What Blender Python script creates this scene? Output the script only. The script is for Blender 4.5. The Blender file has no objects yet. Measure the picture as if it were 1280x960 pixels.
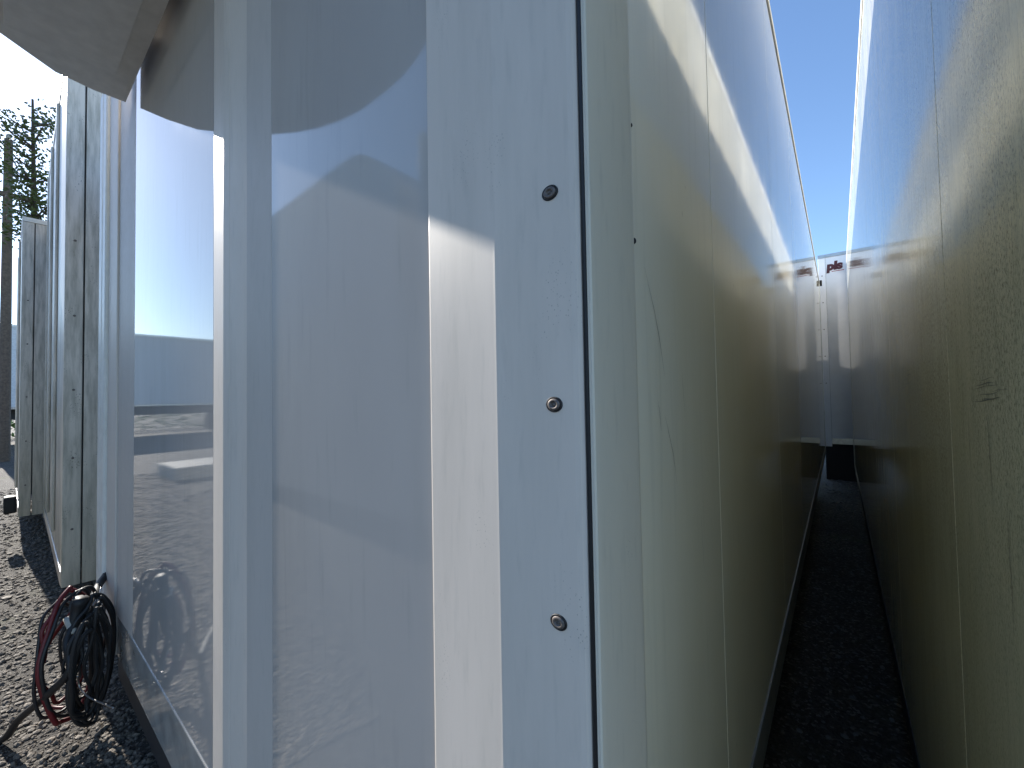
import bpy, bmesh, math, random
from mathutils import Vector, Matrix, noise
random.seed(7)
S = bpy.context.scene
COL = S.collection
R = math.radians
EYE = 1.4                                   # camera height above the yard

# ------------------------------------------------------------------ camera
cam_d = bpy.data.cameras.new('camera'); cam = bpy.data.objects.new('camera', cam_d); COL.objects.link(cam)
yaw, pit, rol, fpx = 0.6722, 0.0273, -0.0179, 512.8
F = Vector((-math.sin(yaw)*math.cos(pit), math.cos(yaw)*math.cos(pit), math.sin(pit)))
R0 = Vector((math.cos(yaw), math.sin(yaw), 0)); U0 = R0.cross(F)
RR = R0*math.cos(rol) + U0*math.sin(rol); UU = -R0*math.sin(rol) + U0*math.cos(rol)
cam.matrix_world = Matrix(((RR.x, UU.x, -F.x, 0), (RR.y, UU.y, -F.y, 0), (RR.z, UU.z, -F.z, EYE), (0, 0, 0, 1)))
cam_d.sensor_width = 36; cam_d.sensor_fit = 'HORIZONTAL'; cam_d.lens = fpx/1280*36
cam_d.clip_start = 0.01; cam_d.clip_end = 2000
S.camera = cam

# ------------------------------------------------------------------ light
SUN_EL, SUN_AZ = R(28.5), R(2.6)            # azimuth measured from -X towards -Y
sdir = Vector((-math.cos(SUN_AZ)*math.cos(SUN_EL), -math.sin(SUN_AZ)*math.cos(SUN_EL), math.sin(SUN_EL)))
w = bpy.data.worlds.new('World'); S.world = w; w.use_nodes = True
nt = w.node_tree; bg = nt.nodes['Background']
sky = nt.nodes.new('ShaderNodeTexSky'); sky.sky_type = 'NISHITA'; sky.sun_disc = False
sky.sun_elevation = SUN_EL; sky.sun_rotation = math.atan2(sdir.x, sdir.y)
sky.air_density = 1.0; sky.dust_density = 0.2; sky.ozone_density = 4.0
nt.links.new(sky.outputs[0], bg.inputs[0]); bg.inputs[1].default_value = 0.11
sl = bpy.data.lights.new('sun', 'SUN'); sl.energy = 3.5; sl.angle = R(0.53); sl.color = (1, .945, .86)
so = bpy.data.objects.new('sun', sl); COL.objects.link(so)
so.rotation_euler = sdir.to_track_quat('Z', 'Y').to_euler(); so.location = sdir*60
V = S.view_settings; V.view_transform = 'Standard'; V.look = 'None'; V.exposure = 1.4; V.gamma = 1; V.use_curve_mapping = False
C = S.cycles; C.max_bounces = 14; C.diffuse_bounces = 7; C.glossy_bounces = 8; C.use_denoising = True
C.sample_clamp_indirect = 8; C.caustics_reflective = True

# ------------------------------------------------------------------ materials
class N:
    def __init__(s, name):
        s.m = bpy.data.materials.new(name); s.m.use_nodes = True; s.t = s.m.node_tree
        s.b = s.t.nodes['Principled BSDF']; s._c = None
    def new(s, k, **kw):
        n = s.t.nodes.new(k)
        for a, v in kw.items(): setattr(n, a, v)
        return n
    def link(s, a, b): s.t.links.new(a, b)
    def co(s, scale=(1, 1, 1), loc=(0, 0, 0)):
        if not s._c: s._c = s.new('ShaderNodeNewGeometry').outputs['Position']
        mp = s.new('ShaderNodeMapping'); mp.inputs['Scale'].default_value = scale; mp.inputs['Location'].default_value = loc
        s.link(s._c, mp.inputs[0]); return mp.outputs[0]
    def noise(s, scale, sc=(1, 1, 1), detail=4, rough=.55, dist=0, loc=(0, 0, 0)):
        n = s.new('ShaderNodeTexNoise'); n.inputs['Scale'].default_value = scale; n.inputs['Detail'].default_value = detail
        n.inputs['Roughness'].default_value = rough; n.inputs['Distortion'].default_value = dist
        s.link(s.co(sc, loc), n.inputs['Vector']); return n.outputs['Fac']
    def ramp(s, v, pts):
        r = s.new('ShaderNodeValToRGB'); e = r.color_ramp.elements
        while len(e) < len(pts): e.new(.5)
        for i, (p, c) in enumerate(pts):
            e[i].position = p; e[i].color = (c, c, c, 1) if isinstance(c, (int, float)) else (*c, 1)
        s.link(v, r.inputs[0]); return r.outputs[0]
    def mix(s, f, a, b, mode='MIX'):
        n = s.new('ShaderNodeMix', data_type='RGBA', blend_type=mode)
        for k, v in ((0, f), (6, a), (7, b)):
            if hasattr(v, 'links'): s.link(v, n.inputs[k])
            elif k == 0: n.inputs[0].default_value = v
            else: n.inputs[k].default_value = (*v, 1)
        return n.outputs[2]
    def mul(s, a, b, op='MULTIPLY'):
        n = s.new('ShaderNodeMath', operation=op)
        for i, v in enumerate((a, b)):
            if hasattr(v, 'links'): s.link(v, n.inputs[i])
            else: n.inputs[i].default_value = v
        return n.outputs[0]
    def axis(s, k):
        n = s.new('ShaderNodeSeparateXYZ'); s.co(); s.link(s._c, n.inputs[0]); return n.outputs[k]
    def rng(s, v, a, b, c=0, d=1):
        n = s.new('ShaderNodeMapRange'); s.link(v, n.inputs[0])
        for i, q in enumerate((a, b, c, d)): n.inputs[i+1].default_value = q
        return n.outputs[0]
    def set(s, col=None, rough=None, **kw):
        for k, v in (('Base Color', col), ('Roughness', rough)):
            if v is None: continue
            if hasattr(v, 'links'): s.link(v, s.b.inputs[k])
            elif k == 'Base Color': s.b.inputs[k].default_value = (*v, 1)
            else: s.b.inputs[k].default_value = v
        for k, v in kw.items(): s.b.inputs[k.replace('_', ' ')].default_value = v
        return s
    def bump(s, hs):                         # list of (height socket, distance in m)
        prev = None
        for h, d in hs:
            b = s.new('ShaderNodeBump'); b.inputs['Distance'].default_value = d; s.link(h, b.inputs['Height'])
            if prev: s.link(prev, b.inputs['Normal'])
            prev = b.outputs[0]
        s.link(prev, s.b.inputs['Normal']); return s

def simple(name, col, rough=.5, metal=0, var=.12, bump=0, scale=20):
    n = N(name); f = n.noise(scale, detail=5)
    c = n.mix(n.ramp(f, [(.3, 0), (.7, 1)]), tuple(x*(1-var) for x in col), tuple(x*(1+var) for x in col))
    n.set(c, rough, Metallic=metal)
    if bump: n.bump([(n.noise(scale*3), bump)])
    return n.m

def specks(n, dens, lo, hi, stretch=(1, 1, .5), scale=260):
    """tiny dark mould dots, gathered in patches"""
    v = n.new('ShaderNodeTexVoronoi'); v.inputs['Scale'].default_value = scale
    n.link(n.co(stretch), v.inputs['Vector'])
    d = n.ramp(v.outputs['Distance'], [(lo, 1), (hi, 0)])
    patch = n.ramp(n.noise(14, (1, 1, .45), 5, .6), [(dens, 0), (dens+.1, 1)])
    return n.mul(d, patch)

# glossy white panel of the box end
def m_panel():
    n = N('glossy_white_panel')
    c = n.mix(n.ramp(n.noise(2.5, (1, 1, .4)), [(.3, 0), (.75, 1)]), (.43, .405, .385), (.48, .455, .43))
    c = n.mix(n.ramp(n.noise(60, (1, 1, .08), 4), [(.58, 0), (.8, .3)]), c, (.30, .30, .28))
    c = n.mix(n.ramp(n.noise(7, (1, 1, .15), 6, .65), [(.5, 0), (.75, .3)]), c, (.33, .32, .29))
    c = n.mix(n.mul(specks(n, .70, .10, .2, scale=170), .8), c, (.05, .05, .05))
    n.set(c, n.rng(n.noise(30, (1, 1, .06)), .3, .7, .03, .05), IOR=1.48)
    n.bump([(n.noise(1.3, (1, 1, .8), 1), .0012), (n.noise(500, (1, 1, .3), 2), .00001)]); return n.m
# semi matt white painted profile
def m_profile(name='white_painted_profile', sp=.57, col=(.70, .63, .56)):
    n = N(name)
    c = n.mix(n.ramp(n.noise(5, (1, 1, .3)), [(.3, 0), (.75, 1)]), tuple(x*.93 for x in col), col)
    c = n.mix(n.ramp(n.noise(90, (1, 1, .15), 5), [(.55, 0), (.8, .22)]), c, (.3, .3, .27))
    c = n.mix(n.ramp(n.noise(8, (1, 1, .12), 6, .65, loc=(2, 0, 1)), [(.5, 0), (.75, .28)]), c, (.38, .36, .31))
    c = n.mix(n.mul(specks(n, sp, .07, .22, (1, 1, .7), 330), .6), c, (.06, .06, .055))
    n.set(c, n.rng(n.noise(40), .3, .7, .42, .52), IOR=1.33)
    n.bump([(n.noise(420, (1, 1, .6), 3), .00006), (n.noise(6, (1, 1, .3), 2), .00015)]); return n.m
# side wall of the near box: aged cream gel coat, still shiny, olive bounce painted in
def m_side():
    n = N('aged_cream_gelcoat')
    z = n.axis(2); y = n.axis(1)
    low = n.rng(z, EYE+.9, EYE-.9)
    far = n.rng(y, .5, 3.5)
    yel_bounce = n.ramp(n.mul(n.mul(low, .65), n.mul(far, .45), 'ADD'), [(0, 0), (.85, 1)])  # yellow light bounced off the opposite wall put into the colour, low and far
    c = n.mix(yel_bounce, (.87, .85, .78), (.85, .79, .58))
    c = n.mix(n.ramp(n.noise(4, (1, 1, .22), 5, .6), [(.45, 0), (.8, .3)]), c, (.70, .64, .42))
    c = n.mix(n.ramp(n.noise(55, (1, 1, .06), 5), [(.55, 0), (.8, .25)]), c, (.55, .54, .45))
    c = n.mix(n.mul(specks(n, .62, .08, .2, (1, .6, .25), 120), .7), c, (.06, .06, .05))
    n.set(c, n.rng(n.noise(22, (1, 1, .05), 4), .3, .75, .03, .08), IOR=1.42)
    n.bump([(n.noise(.8, (1, 1, .8), 1), .0012), (n.noise(45, (1, 1, .05), 3), .00003)]); return n.m
# side wall of the right hand box: olive grime, black mould runs
def m_grime():
    n = N('mouldy_olive_gelcoat')
    z = n.axis(2); low = n.rng(z, EYE+1.4, EYE-.6)
    c = n.mix(low, (.88, .85, .73), (.85, .77, .50))
    c = n.mix(n.ramp(n.noise(3.2, (1, 1, .25), 5, .6), [(.4, 0), (.75, .35)]), c, (.66, .57, .29))
    run = n.ramp(n.noise(110, (1, 1, .09), 7, .72), [(.44, 0), (.68, 1)])
    hi = n.rng(z, EYE-.6, EYE+.9, .25, .85)
    c = n.mix(n.mul(run, n.mul(hi, .75)), c, (.36, .34, .25))
    patch = n.ramp(n.noise(6, (1, 1, .3), 4, .6, loc=(3, 1, 0)), [(.36, .15), (.55, 1)])
    dots = n.ramp(n.noise(300, (1, 1, .45), 7, .8), [(.50, 0), (.57, 1)])
    c = n.mix(n.mul(n.mul(dots, patch), n.rng(z, EYE-.4, EYE+.5, .25, 1)), c, (.045, .045, .035))
    n.set(c, n.rng(n.noise(40, (1, 1, .08), 4), .3, .75, .05, .12), IOR=1.36)
    n.bump([(n.noise(.8, (1, 1, .7), 1), .0022), (n.noise(300, (1, 1, .3), 3), .00003)]); return n.m
# dirty neighbours at the far left
def m_dirty():
    n = N('weathered_grey_white_wall')
    c = n.mix(n.rng(n.axis(2), EYE+.2, .3), (.72, .66, .58), (.54, .48, .37))
    c = n.mix(n.ramp(n.noise(28, (1, 1, .12), 6, .65), [(.42, 0), (.68, .7)]), c, (.25, .235, .18))
    c = n.mix(n.mul(specks(n, .54, .12, .3, scale=140), .8), c, (.05, .05, .04))
    n.set(c, .4); n.bump([(n.noise(60, (1, 1, .3)), .0006)]); return n.m
def m_ground():
    n = N('compacted_gravel')
    v = n.new('ShaderNodeTexVoronoi'); v.inputs['Scale'].default_value = 95; n.link(n.co((1, 1, 1)), v.inputs['Vector'])
    v2 = n.new('ShaderNodeTexVoronoi'); v2.inputs['Scale'].default_value = 230; n.link(n.co(), v2.inputs['Vector'])
    g = n.new('ShaderNodeSeparateColor'); n.link(v.outputs['Color'], g.inputs[0])
    c = n.ramp(g.outputs[0], [(0, (.035, .029, .023)), (.5, (.075, .063, .050)), (.85, (.13, .115, .095)), (1, (.30, .28, .25))])
    c = n.mix(n.ramp(n.noise(.9, detail=5), [(.4, 0), (.7, .6)]), c, (.04, .034, .028))
    c = n.mix(n.ramp(n.noise(2.3, detail=5, loc=(4, 4, 0)), [(.58, 0), (.75, .5)]), c, (.10, .12, .05))
    n.set(c, .85); n.bump([(v.outputs['Distance'], -.008), (v2.outputs['Distance'], -.004), (n.noise(30, detail=8, rough=.7), .02)]); return n.m
def m_leaf(name, a, b):
    n = N(name); n.set(n.mix(n.ramp(n.noise(7), [(.35, 0), (.65, 1)]), a, b), .55); return n.m

M = dict(panel=m_panel(), profile=m_profile(), band=m_profile('matt_white_band', .72, (.56, .51, .465)),
         side=m_side(), grime=m_grime(), dirty=m_dirty(), ground=m_ground(),
         sideprof=m_profile('grey_cream_profile', .66, (.68, .64, .54)),
         seal=simple('black_sealant', (.012, .012, .014), .55, bump=.0006, scale=60),
         dark=simple('dark_painted_steel', (.03, .03, .032), .6, bump=.001),
         alu=simple('dull_aluminium', (.50, .50, .50), .32, 1, .15),
         rail=simple('polished_rail', (.36, .36, .345), .12, .1, .2, scale=12),
         sill=simple('dull_grey_sill', (.20, .20, .18), .4, .2, .2),
         rim=simple('white_roof_rail', (.74, .73, .68), .4, 0, .08),
         bolt=simple('dull_steel_bolt', (.16, .14, .13), .6, .5, .3, scale=400),
         unit=simple('grey_unit_housing', (.86, .84, .79), .4, 0, .08),
         rubber=simple('black_rubber', (.012, .012, .013), .6, 0, .2),
         cable=simple('black_cable_jacket', (.014, .014, .015), .5, 0, .2),
         red=simple('red_cable_jacket', (.13, .008, .011), .5, 0, .2),
         bluewhite=simple('clean_white_wall', (.86, .87, .88), .75, 0, .04, scale=5),
         white=simple('trailer_white', (.66, .67, .68), .35),
         logo=simple('maroon_lettering', (.07, .012, .016), .5),
         redlogo=simple('red_lettering', (.30, .03, .03), .5),
         stone=simple('pale_stone', (.14, .115, .088), .75, 0, .75, scale=25),
         debris=simple('grey_debris', (.16, .16, .15), .7, 0, .4, scale=30),
         scuff=simple('scuff_grime', (.13, .12, .10), .7, 0, .3),
         crack=simple('hairline_grime', (.20, .18, .15), .7, 0, .3),
         wood=simple('grey_timber', (.13, .10, .075), .8, 0, .3, .004),
         bark=simple('bark', (.06, .045, .033), .85, 0, .3, .01),
         leaf=m_leaf('leaf_green', (.045, .075, .02), (.09, .12, .035)),
         hedge=m_leaf('hedge_green', (.04, .10, .03), (.07, .16, .05)),
         cab=simple('pale_cab_paint', (.66, .65, .62), .4), glass=simple('dark_glass', (.02, .025, .03), .08),
         concrete=simple('pale_concrete', (.42, .40, .35), .8, 0, .15, .003))

# ------------------------------------------------------------------ mesh helpers
class MB:
    def __init__(s): s.bm = bmesh.new()
    def box(s, x0, x1, y0, y1, z0, z1, bev=0):
        t = bmesh.new(); bmesh.ops.create_cube(t, size=1)
        for v in t.verts: v.co = ((x0+x1)/2+v.co.x*(x1-x0), (y0+y1)/2+v.co.y*(y1-y0), (z0+z1)/2+v.co.z*(z1-z0))
        if bev: bmesh.ops.bevel(t, geom=list(t.edges), offset=bev, segments=2, affect='EDGES', profile=.6)
        return s.add(t)
    def add(s, t, mat=None):
        if mat: bmesh.ops.transform(t, matrix=mat, verts=t.verts)
        me = bpy.data.meshes.new('t'); t.to_mesh(me); t.free(); s.bm.from_mesh(me); bpy.data.meshes.remove(me); return s
    def prism(s, pts, z0, z1):               # plan polygon extruded upwards
        a = [s.bm.verts.new((x, y, z0)) for x, y in pts]; b = [s.bm.verts.new((x, y, z1)) for x, y in pts]
        n = len(pts)
        for i in range(n): s.bm.faces.new((a[i], a[(i+1) % n], b[(i+1) % n], b[i]))
        s.bm.faces.new(a[::-1]); s.bm.faces.new(b); return s
    def prism_y(s, pts, x0, x1):             # (y, z) polygon swept along x
        a = [s.bm.verts.new((x0, y, z)) for y, z in pts]; b = [s.bm.verts.new((x1, y, z)) for y, z in pts]
        n = len(pts)
        for i in range(n): s.bm.faces.new((a[i], a[(i+1) % n], b[(i+1) % n], b[i]))
        s.bm.faces.new(a[::-1]); s.bm.faces.new(b); return s
    def tube(s, pts, r, seg=8, taper=None):
        pts = [Vector(p) for p in pts]; rings = []
        for i, p in enumerate(pts):
            d = (pts[min(i+1, len(pts)-1)]-pts[max(i-1, 0)]).normalized()
            q = d.orthogonal() if i == 0 else (prev - d*prev.dot(d))
            q = q.normalized() if q.length > 1e-6 else d.orthogonal().normalized()
            prev = q; k = d.cross(q); rr = r if taper is None else r+(taper-r)*i/(len(pts)-1)
            rings.append([s.bm.verts.new(p+(q*math.cos(a)+k*math.sin(a))*rr) for a in [2*math.pi*j/seg for j in range(seg)]])
        for a, b in zip(rings, rings[1:]):
            for j in range(seg): s.bm.faces.new((a[j], a[(j+1) % seg], b[(j+1) % seg], b[j]))
        s.bm.faces.new(rings[0][::-1]); s.bm.faces.new(rings[-1]); return s
    def lathe(s, prof, c, axis='z', seg=24):  # prof: (r, h)
        rings = []
        for r, h in prof:
            ring = []
            for j in range(seg):
                a = 2*math.pi*j/seg; u, v = r*math.cos(a), r*math.sin(a)
                p = {'z': (u, v, h), 'y': (u, h, v), 'x': (h, u, v)}[axis]
                ring.append(s.bm.verts.new(Vector(c)+Vector(p)))
            rings.append(ring)
        for a, b in zip(rings, rings[1:]):
            for j in range(seg): s.bm.faces.new((a[j], a[(j+1) % seg], b[(j+1) % seg], b[j]))
        s.bm.faces.new(rings[0][::-1]); s.bm.faces.new(rings[-1]); return s
    def build(s, name, mat, parent=None, smooth=False, label=None):
        bmesh.ops.recalc_face_normals(s.bm, faces=s.bm.faces)
        if smooth:
            for f in s.bm.faces: f.smooth = True
        me = bpy.data.meshes.new(name); s.bm.to_mesh(me); s.bm.free(); me.materials.append(mat)
        o = bpy.data.objects.new(name, me); COL.objects.link(o)
        if parent: o.parent = parent; o.matrix_parent_inverse = Matrix.Translation(-Vector(parent.location))
        if label: o['label'] = label
        return o
def tag(o, label, cat, group=None):
    o['label'] = label; o['category'] = cat
    if group: o['group'] = group
    return o
def thing(name, loc, label, cat, group=None):
    o = bpy.data.objects.new(name, None); COL.objects.link(o); o.location = loc
    o.empty_display_size = .2
    return tag(o, label, cat, group)
def struct(o): o['kind'] = 'structure'; return o
def stuff(o): o['kind'] = 'stuff'; return o

# ------------------------------------------------------------------ ground
def gz(x, y):
    return .012*noise.noise(Vector((x*1.3, y*1.3, 0)))+.02*noise.noise(Vector((x*.3, y*.3, 5)))
bm = bmesh.new()
xs = [-300, -120, -60, -34] + [-28+.5*i for i in range(40)] + [-8+.1*i for i in range(90)] + [1.5, 3, 8, 25, 80, 300]
ys = [-300, -120, -60, -25, -12, -6, -3] + [-2+.1*i for i in range(110)] + [9.5, 12, 20, 45, 120, 300]
grid = [[bm.verts.new((x, y, gz(x, y) if abs(x) < 40 and abs(y) < 40 else 0)) for y in ys] for x in xs]
for i in range(len(xs)-1):
    for j in range(len(ys)-1): bm.faces.new((grid[i][j], grid[i+1][j], grid[i+1][j+1], grid[i][j+1]))
mb = MB(); mb.bm.free(); mb.bm = bm
ground = struct(mb.build('ground', M['ground'], smooth=True)); ground['label'] = 'grey brown compacted gravel yard under the boxes'

def rock(bm, c, r, flat=.6):
    t = bmesh.new(); bmesh.ops.create_icosphere(t, subdivisions=1, radius=1)
    sx, sy, sz = (random.uniform(.6, 1.3) for _ in range(3)); rot = Matrix.Rotation(random.uniform(0, 6.28), 3, 'Z')
    vs = {}
    for v in t.verts:
        p = v.co*random.uniform(.75, 1.15); p = rot @ Vector((p.x*sx, p.y*sy, p.z*sz*flat)); vs[v.index] = bm.verts.new(Vector(c)+p*r)
    t.verts.ensure_lookup_table()
    for f in t.faces: bm.faces.new([vs[v.index] for v in f.verts])
    t.free()
sb = MB()
for i in range(42000):
    d = 1.7 + 9*random.random()**1.5; a = random.uniform(-.05, .33)    # fan in front of the boxes
    x, y = -d*math.cos(a), .25-d*math.sin(a)*1.1 if random.random() < .8 else .25+random.random()*.5
    r = random.choice((.003, .004, .004, .005, .006, .008, .013))*(.8+d*.10)
    rock(sb.bm, (x, y, gz(x, y)+r*.2), r)
for i in range(60):
    x, y = -random.uniform(1.9, 6), random.uniform(-.9, .2)
    rock(sb.bm, (x, y, gz(x, y)+.004), random.uniform(.014, .028), .5)
st = stuff(sb.build('gravel', M['stone'])); st['label'] = 'loose pale stones and chips scattered over the yard'
db = MB()
for i in range(420):
    x, y = random.uniform(-.2, .16), random.uniform(.5, 8.2); r = random.uniform(.004, .014)
    if y > 5.6: r *= 1.7
    rock(db.bm, (x, y, gz(x, y)+r*.3), r, .4)
dd = stuff(db.build('debris', M['debris'])); dd['label'] = 'small stones and litter on the dark strip between the boxes'

# ------------------------------------------------------------------ box bodies
def side_wall(x_face, sgn, y0, y1, z0, z1, seams, t=.05):
    """panelled wall: outer skin at x_face, facing sgn; narrow joints at seams"""
    b = MB(); ys = [y0]+[s for s in seams if y0 < s < y1]+[y1]
    for p, q in zip(ys, ys[1:]):
        b.box(min(x_face, x_face-sgn*t), max(x_face, x_face-sgn*t), p+(.0012 if p != y0 else 0), q-(.0012 if q != y1 else 0), z0, z1, .0009)
    return b

ZB, ZT = EYE-.95, EYE+1.65
# ---- main box ----
XR, XL, YF, YB = -.183, -2.86, .342, 7.85
A = thing('refrigerated_box', ((XR+XL)/2, 3.7, 0), 'glossy white refrigerated box with bolted corner post, nearest and filling the middle of the photo', 'box body', 'refrigerated boxes parked in a row')
core = MB(); core.box(XL+.03, XR-.06, YF+.06, YB-.02, ZB+.02, ZT-.02); core.build('core', M['dark'], A)
zf = EYE-.973; zl = EYE-1.156                                 # foot of the end wall, above the front rail
zt2 = ZT-.03
# right corner post: rounded outer edge, flat face, gently sloping flank, crisp lip over the panel
cp = MB().prism([(-.1905, .372), (-.1902, .356), (-.1912, .3505), (-.1945, .3474), (-.200, .3462), (-.2935, YF), (-.2965, .3423),
                 (-.4130, .3512), (-.4152, .3518), (-.4168, .3530), (-.4175, .3552), (-.4175, .372)], zl, zt2)
cp.build('corner_post', M['profile'], A)
MB().box(-.919, -.4185, .3555, .372, zf, zt2).build('end_panel', M['panel'], A)
MB().prism([(-.920, .372), (-.920, .3556), (-1.0375, .3490), (-1.0375, .372)], zf, zt2).build('side_strip', M['band'], A)
MB().prism([(-1.0400, .372), (-1.0400, .3610), (-1.0412, .3592), (-1.150, .3504), (-1.1505, .3512), (-1.1525, .3512), (-1.153, .3502), (-1.186, .3478), (-1.190, .3479), (-1.196, .3484), (-1.240, .3524), (-1.290, .3572), (-1.2965, .3580), (-1.3000, .3600), (-1.3005, .376)], zl, zt2).build('cover_profile', M['profile'], A)
MB().box(-2.309, -1.3025, .3590, .380, zf, zt2).build('end_panel', M['panel'], A)
MB().prism([(-2.3105, .380), (-2.3105, .3588), (-2.618, .352), (-2.618, .380)], zf, zt2).build('side_strip', M['band'], A)
MB().prism([(-2.625, .380), (-2.625, .348), (-2.629, .345), (-2.855, .345), (-2.86, .352), (-2.86, .380)], zl, zt2).build('corner_post', M['profile'], A)
MB().prism([(-2.863, .380), (-2.863, .338), (-2.872, .332), (-2.935, .331), (-2.942, .336), (-2.955, .336), (-2.962, .331), (-3.045, .331), (-3.055, .338), (-3.055, .380)], zf-.02, zt2).build('edge_profile', M['rim'], A)
# black sealant bead at the corner, uneven
sbm = bmesh.new(); rows = []
k = 520
for i in range(k+1):
    z = zf+(zt2-zf)*i/k
    wv = .0006*noise.noise(Vector((0, 0, z*9)))+.0009*max(0, noise.noise(Vector((3, 0, z*38)))-.25)*2.2
    wr = .0006*noise.noise(Vector((5, 0, z*14)))+.0014*max(0, noise.noise(Vector((9, 0, z*45)))-.3)*2.5
    xl_, xr_ = -.1912-max(0, wv*.4), -.1845+max(-.0004, wr)
    rows.append([sbm.verts.new(p) for p in ((xl_, .358, z), (xl_+.001, .3510, z), ((xl_+xr_)/2, .3498-wv*.5, z), (xr_-.0006, .3508+wr*.4, z), (xr_, .354, z), (xr_, .360, z))])
for a, b in zip(rows, rows[1:]):
    for j in range(5): sbm.faces.new((a[j], a[j+1], b[j+1], b[j]))
    sbm.faces.new((a[5], a[0], b[0], b[5]))
t = MB(); t.bm.free(); t.bm = sbm; t.build('sealant_bead', M['seal'], A, True)
# side corner profile, then side wall
MB().prism([(-.1868, .362), (-.1862, .353), (-.1845, .3495), (-.181, .3485), (-.1795, .350), (-.1790, .356), (-.1790, .452), (-.1800, .4575), (-.1815, .459), (-.20, .459)], ZB, zt2).build('side_profile', M['sideprof'], A)
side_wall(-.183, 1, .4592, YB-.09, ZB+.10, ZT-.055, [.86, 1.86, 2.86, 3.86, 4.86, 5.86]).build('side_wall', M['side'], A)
MB().box(-.235, -.179, .4595, YB-.09, ZB, ZB+.098, .002).build('bottom_rail', M['sill'], A)
MB().box(-.235, -.1785, .3495, YB, ZT-.028, ZT, .003).box(-3.05, -.2351, .3495, .41, ZT-.028, ZT, .003).build('roof_rail', M['rim'], A)
MB().box(-.235, -.182, .4595, YB-.09, ZT-.053, ZT-.030).build('rail_gasket', M['seal'], A)
MB().box(-.26, -.178, YB-.088, YB, ZB, ZT-.029, .003).build('rear_post', M['alu'], A)
MB().box(XL, -.2352, .411, YB, ZT-.027, ZT-.004).build('roof', M['white'], A)
MB().box(XL-.003, XL+.027, .40, YB, ZB, ZT-.03).build('side_wall', M['dirty'], A)
MB().box(-.20, -.150, YB-.04, YB+.03, ZT-.06, ZT+.02, .008).build('marker_lamp', M['rubber'], A)
# front rail with a chamfered top ledge
MB().prism_y([(.3560, EYE-1.157), (.3560, EYE-.9760), (.3575, EYE-.9735), (.378, EYE-.9735), (.378, EYE-1.157)], XL-.01, -.195).build('front_rail', M['rail'], A)
for y in (.46, 2.4, 4.6, 6.8): MB().box(XL+.15, XR-.12, y, y+.12, .0, ZB-.001).build('support_beam', M['dark'], A)
for x in (XL+.5, XR-.62): MB().box(x, x+.12, .42, 7.0, .12, ZB-.02).build('frame_beam', M['dark'], A)
MB().box(XL+.05, XR-.05, .385, .41, .06, EYE-.98).build('front_shade_board', M['dark'], A)  # dark board added below the front rail for the shade under the box
# bolts down the corner post
bp = None
def bolt_mesh(x, y, z):
    b = MB(); b.lathe([(.0001, .0004), (.0068, .0004), (.0068, -.0006)], (x, y, z), 'y'); return b
for i in range(12):
    z = EYE+.203-.213*(i-5)
    if not (zf+.04 < z < zt2-.04): continue
    c = Vector((-.2215, .3452, z))
    if bp is None:
        b = MB(); b.lathe([(.0078, .001), (.0078, -.0006), (.0072, -.0013), (.0064, -.0010), (.0062, .0)], (0, 0, 0), 'y')
        ring = b.build('washer', M['seal'], None, True)
        b = MB(); b.lathe([(.0060, .0005), (.0060, -.0012), (.0055, -.0020), (.0044, -.0024), (.0032, -.0024), (.0028, -.0006), (.0014, -.0004), (.0012, -.0016), (.0001, -.0018)], (0, 0, 0), 'y')
        bp = b.build('bolt', M['bolt'], None, True)
        bo, wo = bp, ring
    else:
        bo, wo = bp.copy(), ring.copy(); COL.objects.link(bo); COL.objects.link(wo)
    bo.parent = A; bo.matrix_parent_inverse = Matrix(); bo.location = c-Vector(A.location)
    bo.scale = (1.22, 1, 1)
    wo.parent = bo; wo.matrix_parent_inverse = Matrix(); wo.location = (0, 0, 0)
for zz, rr_ in ((EYE+.177, .0022), (EYE+.314, .0014)):
    MB().lathe([(.0004, -rr_*1.6), (rr_*.8, -rr_), (rr_, .0), (rr_*.7, rr_), (.0004, rr_*1.6)], (-.1806, .4605, zz), 'z', 10).build('sealant_blob', M['seal'], A, True)
# cooling unit hung high on the end wall (throws the shadow on the strips, mirrored in the panels)
def rrect(x0, x1, yf, yb, r, seg=8):
    pts = [(x1, yb)]
    for i in range(seg+1):
        a = -math.pi/2*i/seg; pts.append((x1-r+r*math.cos(a), yf+r+r*math.sin(a)))
    for i in range(seg+1):
        a = -math.pi/2-math.pi/2*i/seg; pts.append((x0+r+r*math.cos(a), yf+r+r*math.sin(a)))
    pts.append((x0, yb)); return pts
cu = MB(); ux0, ux1, uyf = -2.38, -.62, -.305
half = [(-2.38, .335), (-2.385, .24), (-2.365, .13), (-2.31, .06), (-2.23, -.04), (-2.136, -.117), (-2.03, -.186), (-1.91, -.243), (-1.78, -.28), (-1.65, -.300), (-1.5, -.305)]
cu.prism(half+[(-3.0-x, y) for x, y in half[-2::-1]], EYE+1.30, EYE+1.95)
uo = cu.build('cooling_unit', M['unit'], A)
MB().box(ux0+.3, ux1-.3, uyf-.012, uyf-.001, EYE+1.45, EYE+1.85, .004).build('grille', M['dark'], uo)
MB().box(ux0+.2, ux1-.2, .0, .28, EYE+1.285, EYE+1.299, .004).build('belly_plate', M['unit'], uo)

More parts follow.
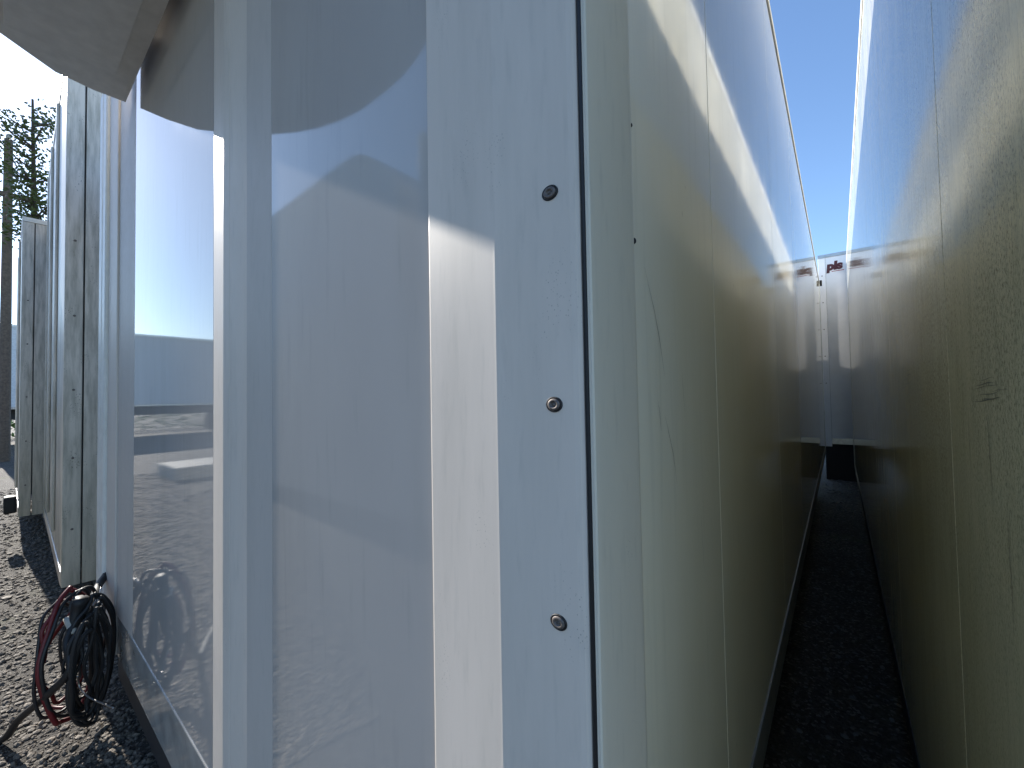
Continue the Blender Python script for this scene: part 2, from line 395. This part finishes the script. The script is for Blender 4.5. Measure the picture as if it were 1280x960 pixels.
# scratches and scuffs on the walls, thin proud ribbons of grime
def mark(name, pts, w, parent, mat, nx):      # pts (y, z) on a wall at nx
    bm = bmesh.new(); rows = []; n = len(pts)
    for i, (y, z) in enumerate(pts):
        p = Vector((pts[min(i+1, n-1)][0]-pts[max(i-1, 0)][0], pts[min(i+1, n-1)][1]-pts[max(i-1, 0)][1])).normalized()
        ww = w*math.sin(math.pi*(i+.5)/n)*random.uniform(.6, 1.2)
        rows.append([bm.verts.new((nx, y-p.y*ww, z+p.x*ww)), bm.verts.new((nx, y+p.y*ww, z-p.x*ww))])
    for a, b in zip(rows, rows[1:]): bm.faces.new((a[0], a[1], b[1], b[0]))
    return bm
def wobble(y0, z0, y1, z1, bow, n=12):
    return [(y0+(y1-y0)*i/n+bow*math.sin(math.pi*i/n)+random.uniform(-.0008, .0008), z0+(z1-z0)*i/n) for i in range(n+1)]
for (y0, z0, y1, z1, bow, w_) in ((.495, EYE+.155, .56, EYE+.02, .008, .0006), (.555, EYE-.03, .60, EYE-.13, .006, .0006),
                                  (.53, EYE-.01, .54, EYE-.05, .002, .0005), (.64, EYE+.03, .645, EYE-.03, 0, .0004), (.72, EYE-.20, .73, EYE-.30, 0, .0004)):
    b2 = mark('', wobble(y0, z0, y1, z1, bow), w_, None, None, -.1826); MB().add(b2).build('scratch', M['crack'], A)

# ---- right hand box ----
XB = .150; ZT2 = EYE+1.94; ZB2 = EYE-1.12
B = thing('refrigerated_box', (XB+1.3, 3.9, 0), 'box with olive grime and black mould runs on its wall, at the right edge', 'box body', 'refrigerated boxes parked in a row')
MB().box(XB+.06, XB+2.57, .40, 7.93, ZB2+.02, ZT2-.02).build('core', M['dark'], B)
side_wall(XB, -1, .36, 7.84, ZB2+.03, ZT2-.066, [1.03, 2.03, 3.03, 4.03, 5.03, 6.03]).build('side_wall', M['grime'], B)
MB().box(XB-.004, XB+.06, .345, 7.96, ZT2-.06, ZT2, .004).box(XB+.0601, XB+2.6, .345, .40, ZT2-.06, ZT2, .004).build('roof_rail', M['rim'], B)
MB().box(XB+.001, XB+.06, .36, 7.84, ZT2-.0655, ZT2-.0605).build('rail_gasket', M['seal'], B)
MB().box(XB-.003, XB+.06, .36, 7.84, ZB2-.05, ZB2+.0295, .003).build('bottom_rail', M['dark'], B)
MB().box(XB-.004, XB+.08, 7.842, 7.96, ZB2-.05, ZT2-.061, .003).build('rear_post', M['alu'], B)
MB().box(XB, XB+2.6, .342, .359, ZB2-.1, ZT2-.061).build('end_panel', M['panel'], B)
MB().box(XB+.0601, XB+2.6, .4005, 7.96, ZT2-.026, ZT2-.003).build('roof', M['white'], B)
MB().box(XB+2.571, XB+2.6, .36, 7.96, ZB2, ZT2-.03).build('side_wall', M['dirty'], B)
for y in (.42, 2.4, 4.6, 6.8): MB().box(XB+.15, XB+2.45, y, y+.12, 0, ZB2-.051).build('support_beam', M['dark'], B)
for x in (XB+.5, XB+1.9): MB().box(x, x+.12, .4, 7.4, .08, ZB2-.06).build('frame_beam', M['dark'], B)
def scuffs(cy, cz, n, ln, sp):
    t = MB()
    for i in range(n):
        y = cy+random.uniform(-.3, .3)*ln; z = cz+sp*(i-n/2)+random.uniform(-.002, .002); l = ln*random.uniform(.35, 1)
        t.add(mark('', [(y+l*(j/8-.5), z+.0006*math.sin(j+i)-.05*l*(j/8)) for j in range(9)], random.uniform(.0003, .0008), None, None, XB-.0006))
    return t
scuffs(.785, EYE+.0, 7, .15, .005).build('scuff_mark', M['scuff'], B)
scuffs(1.60, EYE+.04, 6, .22, .011).build('scuff_mark', M['scuff'], B)
for (y0, z0, y1, z1, bow, w_) in ((.80, EYE-.02, .79, EYE-.16, .002, .0009), (.74, EYE-.14, .735, EYE-.30, -.003, .0008), (.9, EYE-.03, .9, EYE-.13, .002, .0007)):
    MB().add(mark('', wobble(y0, z0, y1, z1, bow, 20), w_, None, None, XB-.0006)).build('scratch', M['scuff'], B)

# ---- far box across the end of the gap, with the lettering ----
FY = 8.05
D = thing('refrigerated_box', (1.2, FY+1.3, 0), 'blue white box with dark red lettering, closing the far end of the gap', 'box body', 'refrigerated boxes parked in a row')
fb, ft = EYE-.88, EYE+2.11
MB().box(-.19, 7.2, FY+.02, FY+2.5, fb+.10, ft-.01).build('core', M['dark'], D)
MB().box(-.197, -.105, FY-.006, FY+.03, fb, ft-.052, .003).build('corner_post', M['bluewhite'], D)
MB().box(-.1025, 7.2, FY, FY+.0195, fb+.13, ft-.052, .002).build('side_wall', M['bluewhite'], D)
MB().box(-.1025, 7.2, FY-.008, FY+.0195, fb+.04, fb+.127, .002).build('bottom_rail', M['alu'], D)
MB().box(-.2, 7.2, FY-.008, FY+.06, ft-.05, ft, .004).build('roof_rail', M['alu'], D)
MB().box(-.199, 7.2, FY+.0601, FY+2.5, ft-.03, ft-.002).build('roof', M['white'], D)
MB().box(-.199, -.1905, FY+.031, FY+2.5, fb+.1, ft-.0505).build('side_wall', M['white'], D)
for x in (.3, 6.5): MB().box(x, x+.15, FY+.2, FY+2.3, 0, fb+.095).build('support_beam', M['dark'], D)
MB().box(-.19, 7, FY+.03, FY+.12, .0, fb+.095).build('shade_board', M['dark'], D)  # dark board added to cover sunlit ground under the box
for i in range(5):                            # rivets in the corner post
    z = EYE+.1+.42*i
    MB().lathe([(.008, 0), (.007, -.004), (.002, -.005)], (-.15, FY-.006, z), 'y', 10).build('rivet', M['bolt'], D)
def text(s, size, x, y, z, mat, parent, name, shear=0, off=0, ext=.001):
    cu = bpy.data.curves.new(name, 'FONT'); cu.body = s; cu.size = size; cu.extrude = ext; cu.shear = shear; cu.offset = off
    o = bpy.data.objects.new(name, cu); COL.objects.link(o)
    bpy.context.view_layer.update()
    me = bpy.data.meshes.new_from_object(o.evaluated_get(bpy.context.evaluated_depsgraph_get()))
    bpy.data.objects.remove(o)
    me.transform(Matrix.Translation((x, y, z)) @ Matrix.Rotation(R(90), 4, 'X'))
    me.materials.clear(); me.materials.append(mat)
    o = bpy.data.objects.new(name, me); COL.objects.link(o); o.parent = parent
    o.matrix_parent_inverse = Matrix.Translation(-Vector(parent.location)); return o
lg = text('pls', .168, -.088, FY-.003, EYE+1.86, M['logo'], D, 'lettering', .10, .012)
lg['label'] = 'bold dark red letters pls'
MB().box(-.03, .12, FY-.003, FY-.0005, EYE+1.825, EYE+1.834).build('underline', M['redlogo'], lg)

# ---- neighbours at the left ----
def neighbour(name, label, x1, x0, yf, rot, zt, loc_len=6.5):
    o = thing(name, (x1, yf, 0), label, 'box body', 'refrigerated boxes parked in a row')
    W = x1-x0
    def bld(mb, nm, mt): 
        for v in mb.bm.verts: pass
        q = mb.build(nm, mt); q.parent = o; return q
    bld(MB().box(-W+.02, -.02, .02, loc_len, ZB+.02, zt-.02), 'core', M['dark'])
    # local frame: origin at the front right corner, +x out, box to -x
    bld(MB().box(-.06, 0, -.004, .078, ZB-.19, zt-.05, .006), 'corner_post', M['dirty'])
    bld(MB().box(-.05, -.004, .086, .168, ZB-.19, zt-.05, .003), 'side_profile', M['dirty'])
    bld(MB().box(-.05, -.006, .172, loc_len, ZB-.10, zt-.05, .002), 'side_wall', M['dirty'])
    bld(MB().box(-W, -W+.06, -.012, .07, ZB-.19, zt-.05, .006), 'corner_post', M['dirty'])
    bld(MB().box(-W+.062, -.062, .0, .019, ZB-.10, zt-.05, .002), 'end_panel', M['dirty'])
    bld(MB().box(-W+.061, -.061, -.006, .019, ZB-.19, ZB-.103, .003), 'front_rail', M['alu'])
    bld(MB().box(-W-.002, .002, -.006, loc_len, zt-.048, zt, .004), 'roof_rail', M['rim'])
    for k in (.33, .66): bld(MB().box(-W*k-.03, -W*k+.03, -.018, -.001, ZB, zt-.06, .008), 'upright', M['dirty'])
    for y in (.2, 2.4, 5.8): bld(MB().box(-W+.1, -.1, y, y+.12, .0, ZB-.001), 'support_beam', M['dark'])
    bo = None
    for i in range(5):
        z = ZB+.12+.47*i+random.uniform(-.05, .05)
        c = MB().lathe([(.007, 0), (.006, .003), (.001, .0035)], (0, 0, 0), 'x', 10) if bo is None else None
        b = bld(c, 'rivet', M['bolt']) if bo is None else bo.copy()
        if bo is None: bo = b
        else: COL.objects.link(b); b.parent = o
        b.location = (.0003, .04, z)
    o.rotation_euler = (0, 0, rot); return o
N1 = neighbour('refrigerated_box', 'weathered dirty white box with dark grooved side, directly left of the glossy box', -3.78, -6.3, .262, R(-1.2), EYE+2.35, 11.5)  # extra length added to keep sun off the far end of the gap
N2 = neighbour('refrigerated_box', 'dirty box at the far left, end of the row with a black rubber bumper', -6.5, -9.0, .150, R(-.6), EYE+1.93)
b = MB()
b.box(-.10, .03, -.10, -.013, ZB-.14, ZB+.03, .02); q = b.build('rubber_bumper', M['rubber']); q.parent = N2

# ------------------------------------------------------------------ cable coil
def spline(pts, n=12):
    P = [Vector(p) for p in pts]; P = [P[0]]+P+[P[-1]]; out = []
    for i in range(1, len(P)-2):
        for k in range(n):
            t_ = k/n; a, b_, c, d = P[i-1], P[i], P[i+1], P[i+2]
            out.append(.5*((2*b_)+(-a+c)*t_+(2*a-5*b_+4*c-d)*t_*t_+(-a+3*b_-3*c+d)*t_**3))
    out.append(P[-2]); return out
def P3(px, py, depth):                        # helper used once to lay out the cable in yard coordinates
    return Vector((0, 0, EYE)) + depth*(F + (px-640)/fpx*RR - (py-480)/fpx*UU)
H = thing('cable_bundle', (-2.5, .2, 0), 'coiled bundle of black and red cables hanging at the foot of the boxes', 'cable')
def loop(cx, top, bot, wd, yoff, lean, r, mat, name='cable'):
    bot += .05; wd *= .85; r *= .85; pts = []; zc, hh = (top+bot)/2, (top-bot)/2
    for i in range(14):
        a = 2*math.pi*i/13+random.uniform(-.06, .06)
        rr = 1+random.uniform(-.07, .07)
        z = max(bot+.005, zc+hh*math.cos(a)*rr)
        pts.append((cx[0]+wd*math.sin(a)*.62*rr+lean*(z-zc), cx[1]-wd*math.sin(a)*.75*rr+yoff+random.uniform(-.012, .012), z))
    MB().tube(spline(pts, 7), r, 8).build(name, mat, H, True)
cx = (-2.56, .205)
spec = [(.60, .03, .13, .0, -.10, .0105, 'red'), (.60, .05, .15, .02, -.08, .008, 'cable'), (.56, .07, .11, -.03, -.12, .007, 'cable'), (.60, .10, .085, .03, -.05, .006, 'cable'),
        (.52, .03, .07, .04, .0, .009, 'cable'), (.58, .12, .10, -.02, -.02, .008, 'red'), (.50, .20, .05, .0, .0, .006, 'cable'), (.57, .02, .12, .07, .10, .009, 'cable'), (.55, .06, .06, .09, .14, .010, 'cable')]
for top, bot, wd, yo, le, r, mt in spec: loop(cx, top, bot, wd, yo, le, r, M[mt])
MB().tube(spline([P3(100, 770, 1.72), P3(84, 800, 1.66), P3(88, 836, 1.62), P3(60, 868, 1.62), P3(25, 898, 1.66), P3(0, 925, 1.68), (-2.95, -.08, .016), (-3.3, -.3, .016)]), .014, 10).build('cable', M['cable'], H, True)
MB().tube(spline([P3(100, 752, 1.72), P3(72, 788, 1.7), P3(54, 818, 1.7), P3(51, 845, 1.7), P3(58, 880, 1.7), P3(80, 885, 1.7)]), .0065, 10).build('cable', M['red'], H, True)
MB().tube(spline([P3(97, 845, 1.66), P3(100, 860, 1.66), P3(112, 872, 1.64), P3(130, 880, 1.62), P3(142, 885, 1.6)]), .0035, 6).build('thin_cable', M['alu'], H, True)
MB().tube(spline([P3(120, 750, 1.8), P3(112, 768, 1.76), P3(113, 785, 1.74), P3(100, 796, 1.72), P3(92, 792, 1.72), P3(98, 775, 1.73), P3(108, 771, 1.76), P3(122, 752, 1.8), P3(126, 735, 1.85)]), .0035, 6).build('thin_cable', M['alu'], H, True)
MB().tube([P3(101, 748, 1.72), P3(99, 755, 1.72), P3(96, 765, 1.72), P3(92, 780, 1.70), P3(91, 792, 1.70)], .026, 14, .016).build('plug', M['rubber'], H, True)
MB().tube([P3(84, 772, 1.70), P3(88, 782, 1.69), P3(93, 792, 1.68)], .013, 10).build('connector', M['concrete'], H, True)
MB().tube([P3(90, 830, 1.7), P3(97, 812, 1.70), P3(99, 790, 1.74), P3(112, 752, 1.82), P3(122, 742, 1.9)], .02, 10, .012).build('hanging_cord', M['rubber'], H, True)
for k in range(5):
    loop((-2.47+.02*k, .245), random.uniform(.42, .62), random.uniform(.01, .12), random.uniform(.05, .11), random.uniform(-.03, .03), random.uniform(-.05, .15), random.uniform(.006, .010), M['rubber'])
MB().tube(spline([P3(108, 770, 1.74), P3(118, 745, 1.85), P3(128, 725, 2.0), (-3.0, .46, .62), (-3.05, .7, .6)]), .016, 8).build('hanging_cord', M['rubber'], H, True)

# ------------------------------------------------------------------ far yard (direct at the left edge, mirrored in the panels)
def wheel(name, c, r, w_, parent, ax='x'):
    W = MB().lathe([(r*.6, -w_/2), (r*.95, -w_/2), (r, -w_*.38), (r, w_*.38), (r*.95, w_/2), (r*.6, w_/2)], c, ax, 28).build('tyre', M['rubber'], parent)
    MB().lathe([(.02, -w_*.30), (r*.59, -w_*.42), (r*.59, w_*.42), (.02, w_*.30)], c, ax, 20).build('rim', M['alu'], W)
    return W
T = thing('semi_trailer', (-23.3, -3.3, 0), 'distant pale semi trailer standing side on at the left edge of the yard', 'trailer')
MB().box(-24.5, -22.02, -10.2, 3.6, 1.30, 4.15, .02).build('body', M['white'], T)
MB().box(-24.48, -22.0, -10.2, 3.6, 1.22, 1.298, .01).build('chassis_rail', M['alu'], T)
MB().box(-22.01, -21.985, -10.2, 3.6, 4.05, 4.14).build('roof_rail', M['alu'], T)
for y in (-8.2, -6.9, -5.6): wheel('tyre', (-22.25, y, .5), .5, .35, T)
MB().box(-24, -22.6, -9.5, 3.2, .85, 1.218).build('frame_beam', M['dark'], T)
for x in (-24, -22.3): MB().box(x-.07, x+.07, 1.0, 1.14, 0, 1.2).build('landing_leg', M['dark'], T)
# green hedge added behind the trailer, standing in for a green flare glow
hb = MB()
for i in range(5200):
    y = random.uniform(-16, 12); z = random.uniform(.05, 1.75); x = -27+random.uniform(-.5, .5)*(1-.3*z/1.7)
    a = Vector((random.gauss(0, 1), random.gauss(0, 1), random.gauss(0, 1))).normalized()*.09; b_ = a.orthogonal().normalized()*.055
    c = Vector((x, y, z)); hb.bm.faces.new([hb.bm.verts.new(c+q) for q in (a, b_, -a, -b_)])
hb.build('hedge', M['hedge']); tag(bpy.data.objects['hedge'], 'low green hedge added beyond the distant trailer, standing in for a green glow', 'hedge')
# concrete block on the yard (mirrored in the left panel)
MB().box(-10.1, -9.0, -2.15, -1.2, .01, .24, .02).build('kerb_block', M['concrete']); tag(bpy.data.objects['kerb_block'], 'pale concrete block lying on the gravel, seen mirrored in the left glossy panel', 'kerb block')
# lorry and storage box behind the camera, only mirrored in the main panel
L = thing('lorry', (-5.5, -3, 0), 'pale lorry with rounded roof, seen only as a reflection in the glossy panel', 'lorry')
c = MB(); pr = [(-7.4, .22), (-7.4, 3.9), (-7.2, 4.0), (-4.5, 4.09), (-4.15, 4.09), (-3.95, 4.04), (-3.75, 3.92), (-3.55, 3.74), (-3.4, 3.55), (-3.34, 3.3), (-3.34, .22)]
a = [c.bm.verts.new((x, -1.72, z)) for x, z in pr]; b = [c.bm.verts.new((x, -4.1, z)) for x, z in pr]
for i in range(len(pr)): c.bm.faces.new((a[i], a[(i+1) % len(pr)], b[(i+1) % len(pr)], b[i]))
c.bm.faces.new(a[::-1]); c.bm.faces.new(b); c.build('cargo_body', M['cab'], L)
MB().box(-7.3, -3.4, -3.6, -2.1, .05, .215).build('frame_beam', M['dark'], L)
for x in (-6.4, -4.3): wheel('tyre', (x, -1.95, .5), .5, .3, L, 'y'); wheel('tyre', (x, -3.85, .5), .5, .3, L, 'y')
K = thing('storage_box', (-2.5, -3, 0), 'tall pale storage box beside the lorry, seen only as a reflection', 'storage box')
MB().box(-3.02, -1.95, -4.2, -1.80, .25, 3.84, .012).build('body', M['cab'], K)
MB().box(-3.05, -2.97, -1.84, -1.76, .2, 3.9, .006).build('corner_post', M['rim'], K)
t = MB()
MB().box(-2.9, -2.05, -4.1, -1.9, 0, .245).build('skid', M['dark'], K)

# utility pole and thin tree behind the row
P = thing('utility_pole', (-16, .12, 0), 'thin utility pole with a crossarm rising behind the leftmost dirty box', 'pole')
MB().tube([(-16, .12, 0), (-16, .12, 8.0)], .11, 10, .075).build('pole_shaft', M['wood'], P)
MB().box(-16.06, -15.94, -.35, .65, 6.55, 6.65).build('crossarm', M['wood'], P)
for y in (-.28, .12, .58): MB().lathe([(.02, 0), (.05, .04), (.04, .12), (.01, .14)], (-16, y, 6.65 if y != .12 else 8.0), 'z', 10).build('insulator', M['concrete'], P)
TR = thing('tree', (-14.5, .45, 0), 'sparse leafy tree against the bright sky above the leftmost box', 'tree')
tb = MB(); tb.tube([(-14.5, .45, 0), (-14.48, .5, 2), (-14.55, .42, 4), (-14.5, .5, 5.8), (-14.5, .45, 8.5)], .14, 8, .02); tips = []
for i in range(34):
    z = random.uniform(5.2, 8.1); a = random.uniform(0, 6.28); l = random.uniform(.2, .62)
    e = (-14.5+l*math.cos(a), .45+l*math.sin(a)*.85, z+l*.55); m = ((-14.5+e[0])/2, (.45+e[1])/2, (z+e[2])/2-.03)
    tb.tube([(-14.5, .46, z), m, e], .03, 5, .006); tips += [e, m]
tb.build('trunk', M['bark'], TR)
lf = MB()
for i in range(2200):
    c = Vector(random.choice(tips))+Vector((random.gauss(0, .16), random.gauss(0, .16), random.gauss(0, .15)))
    a = Vector((random.gauss(0, 1), random.gauss(0, 1), random.gauss(0, 1))).normalized()*.045; b_ = a.orthogonal().normalized()*.026
    lf.bm.faces.new([lf.bm.verts.new(c+q) for q in (a, b_, -a, -b_)])
lf.build('crown', M['leaf'], TR)
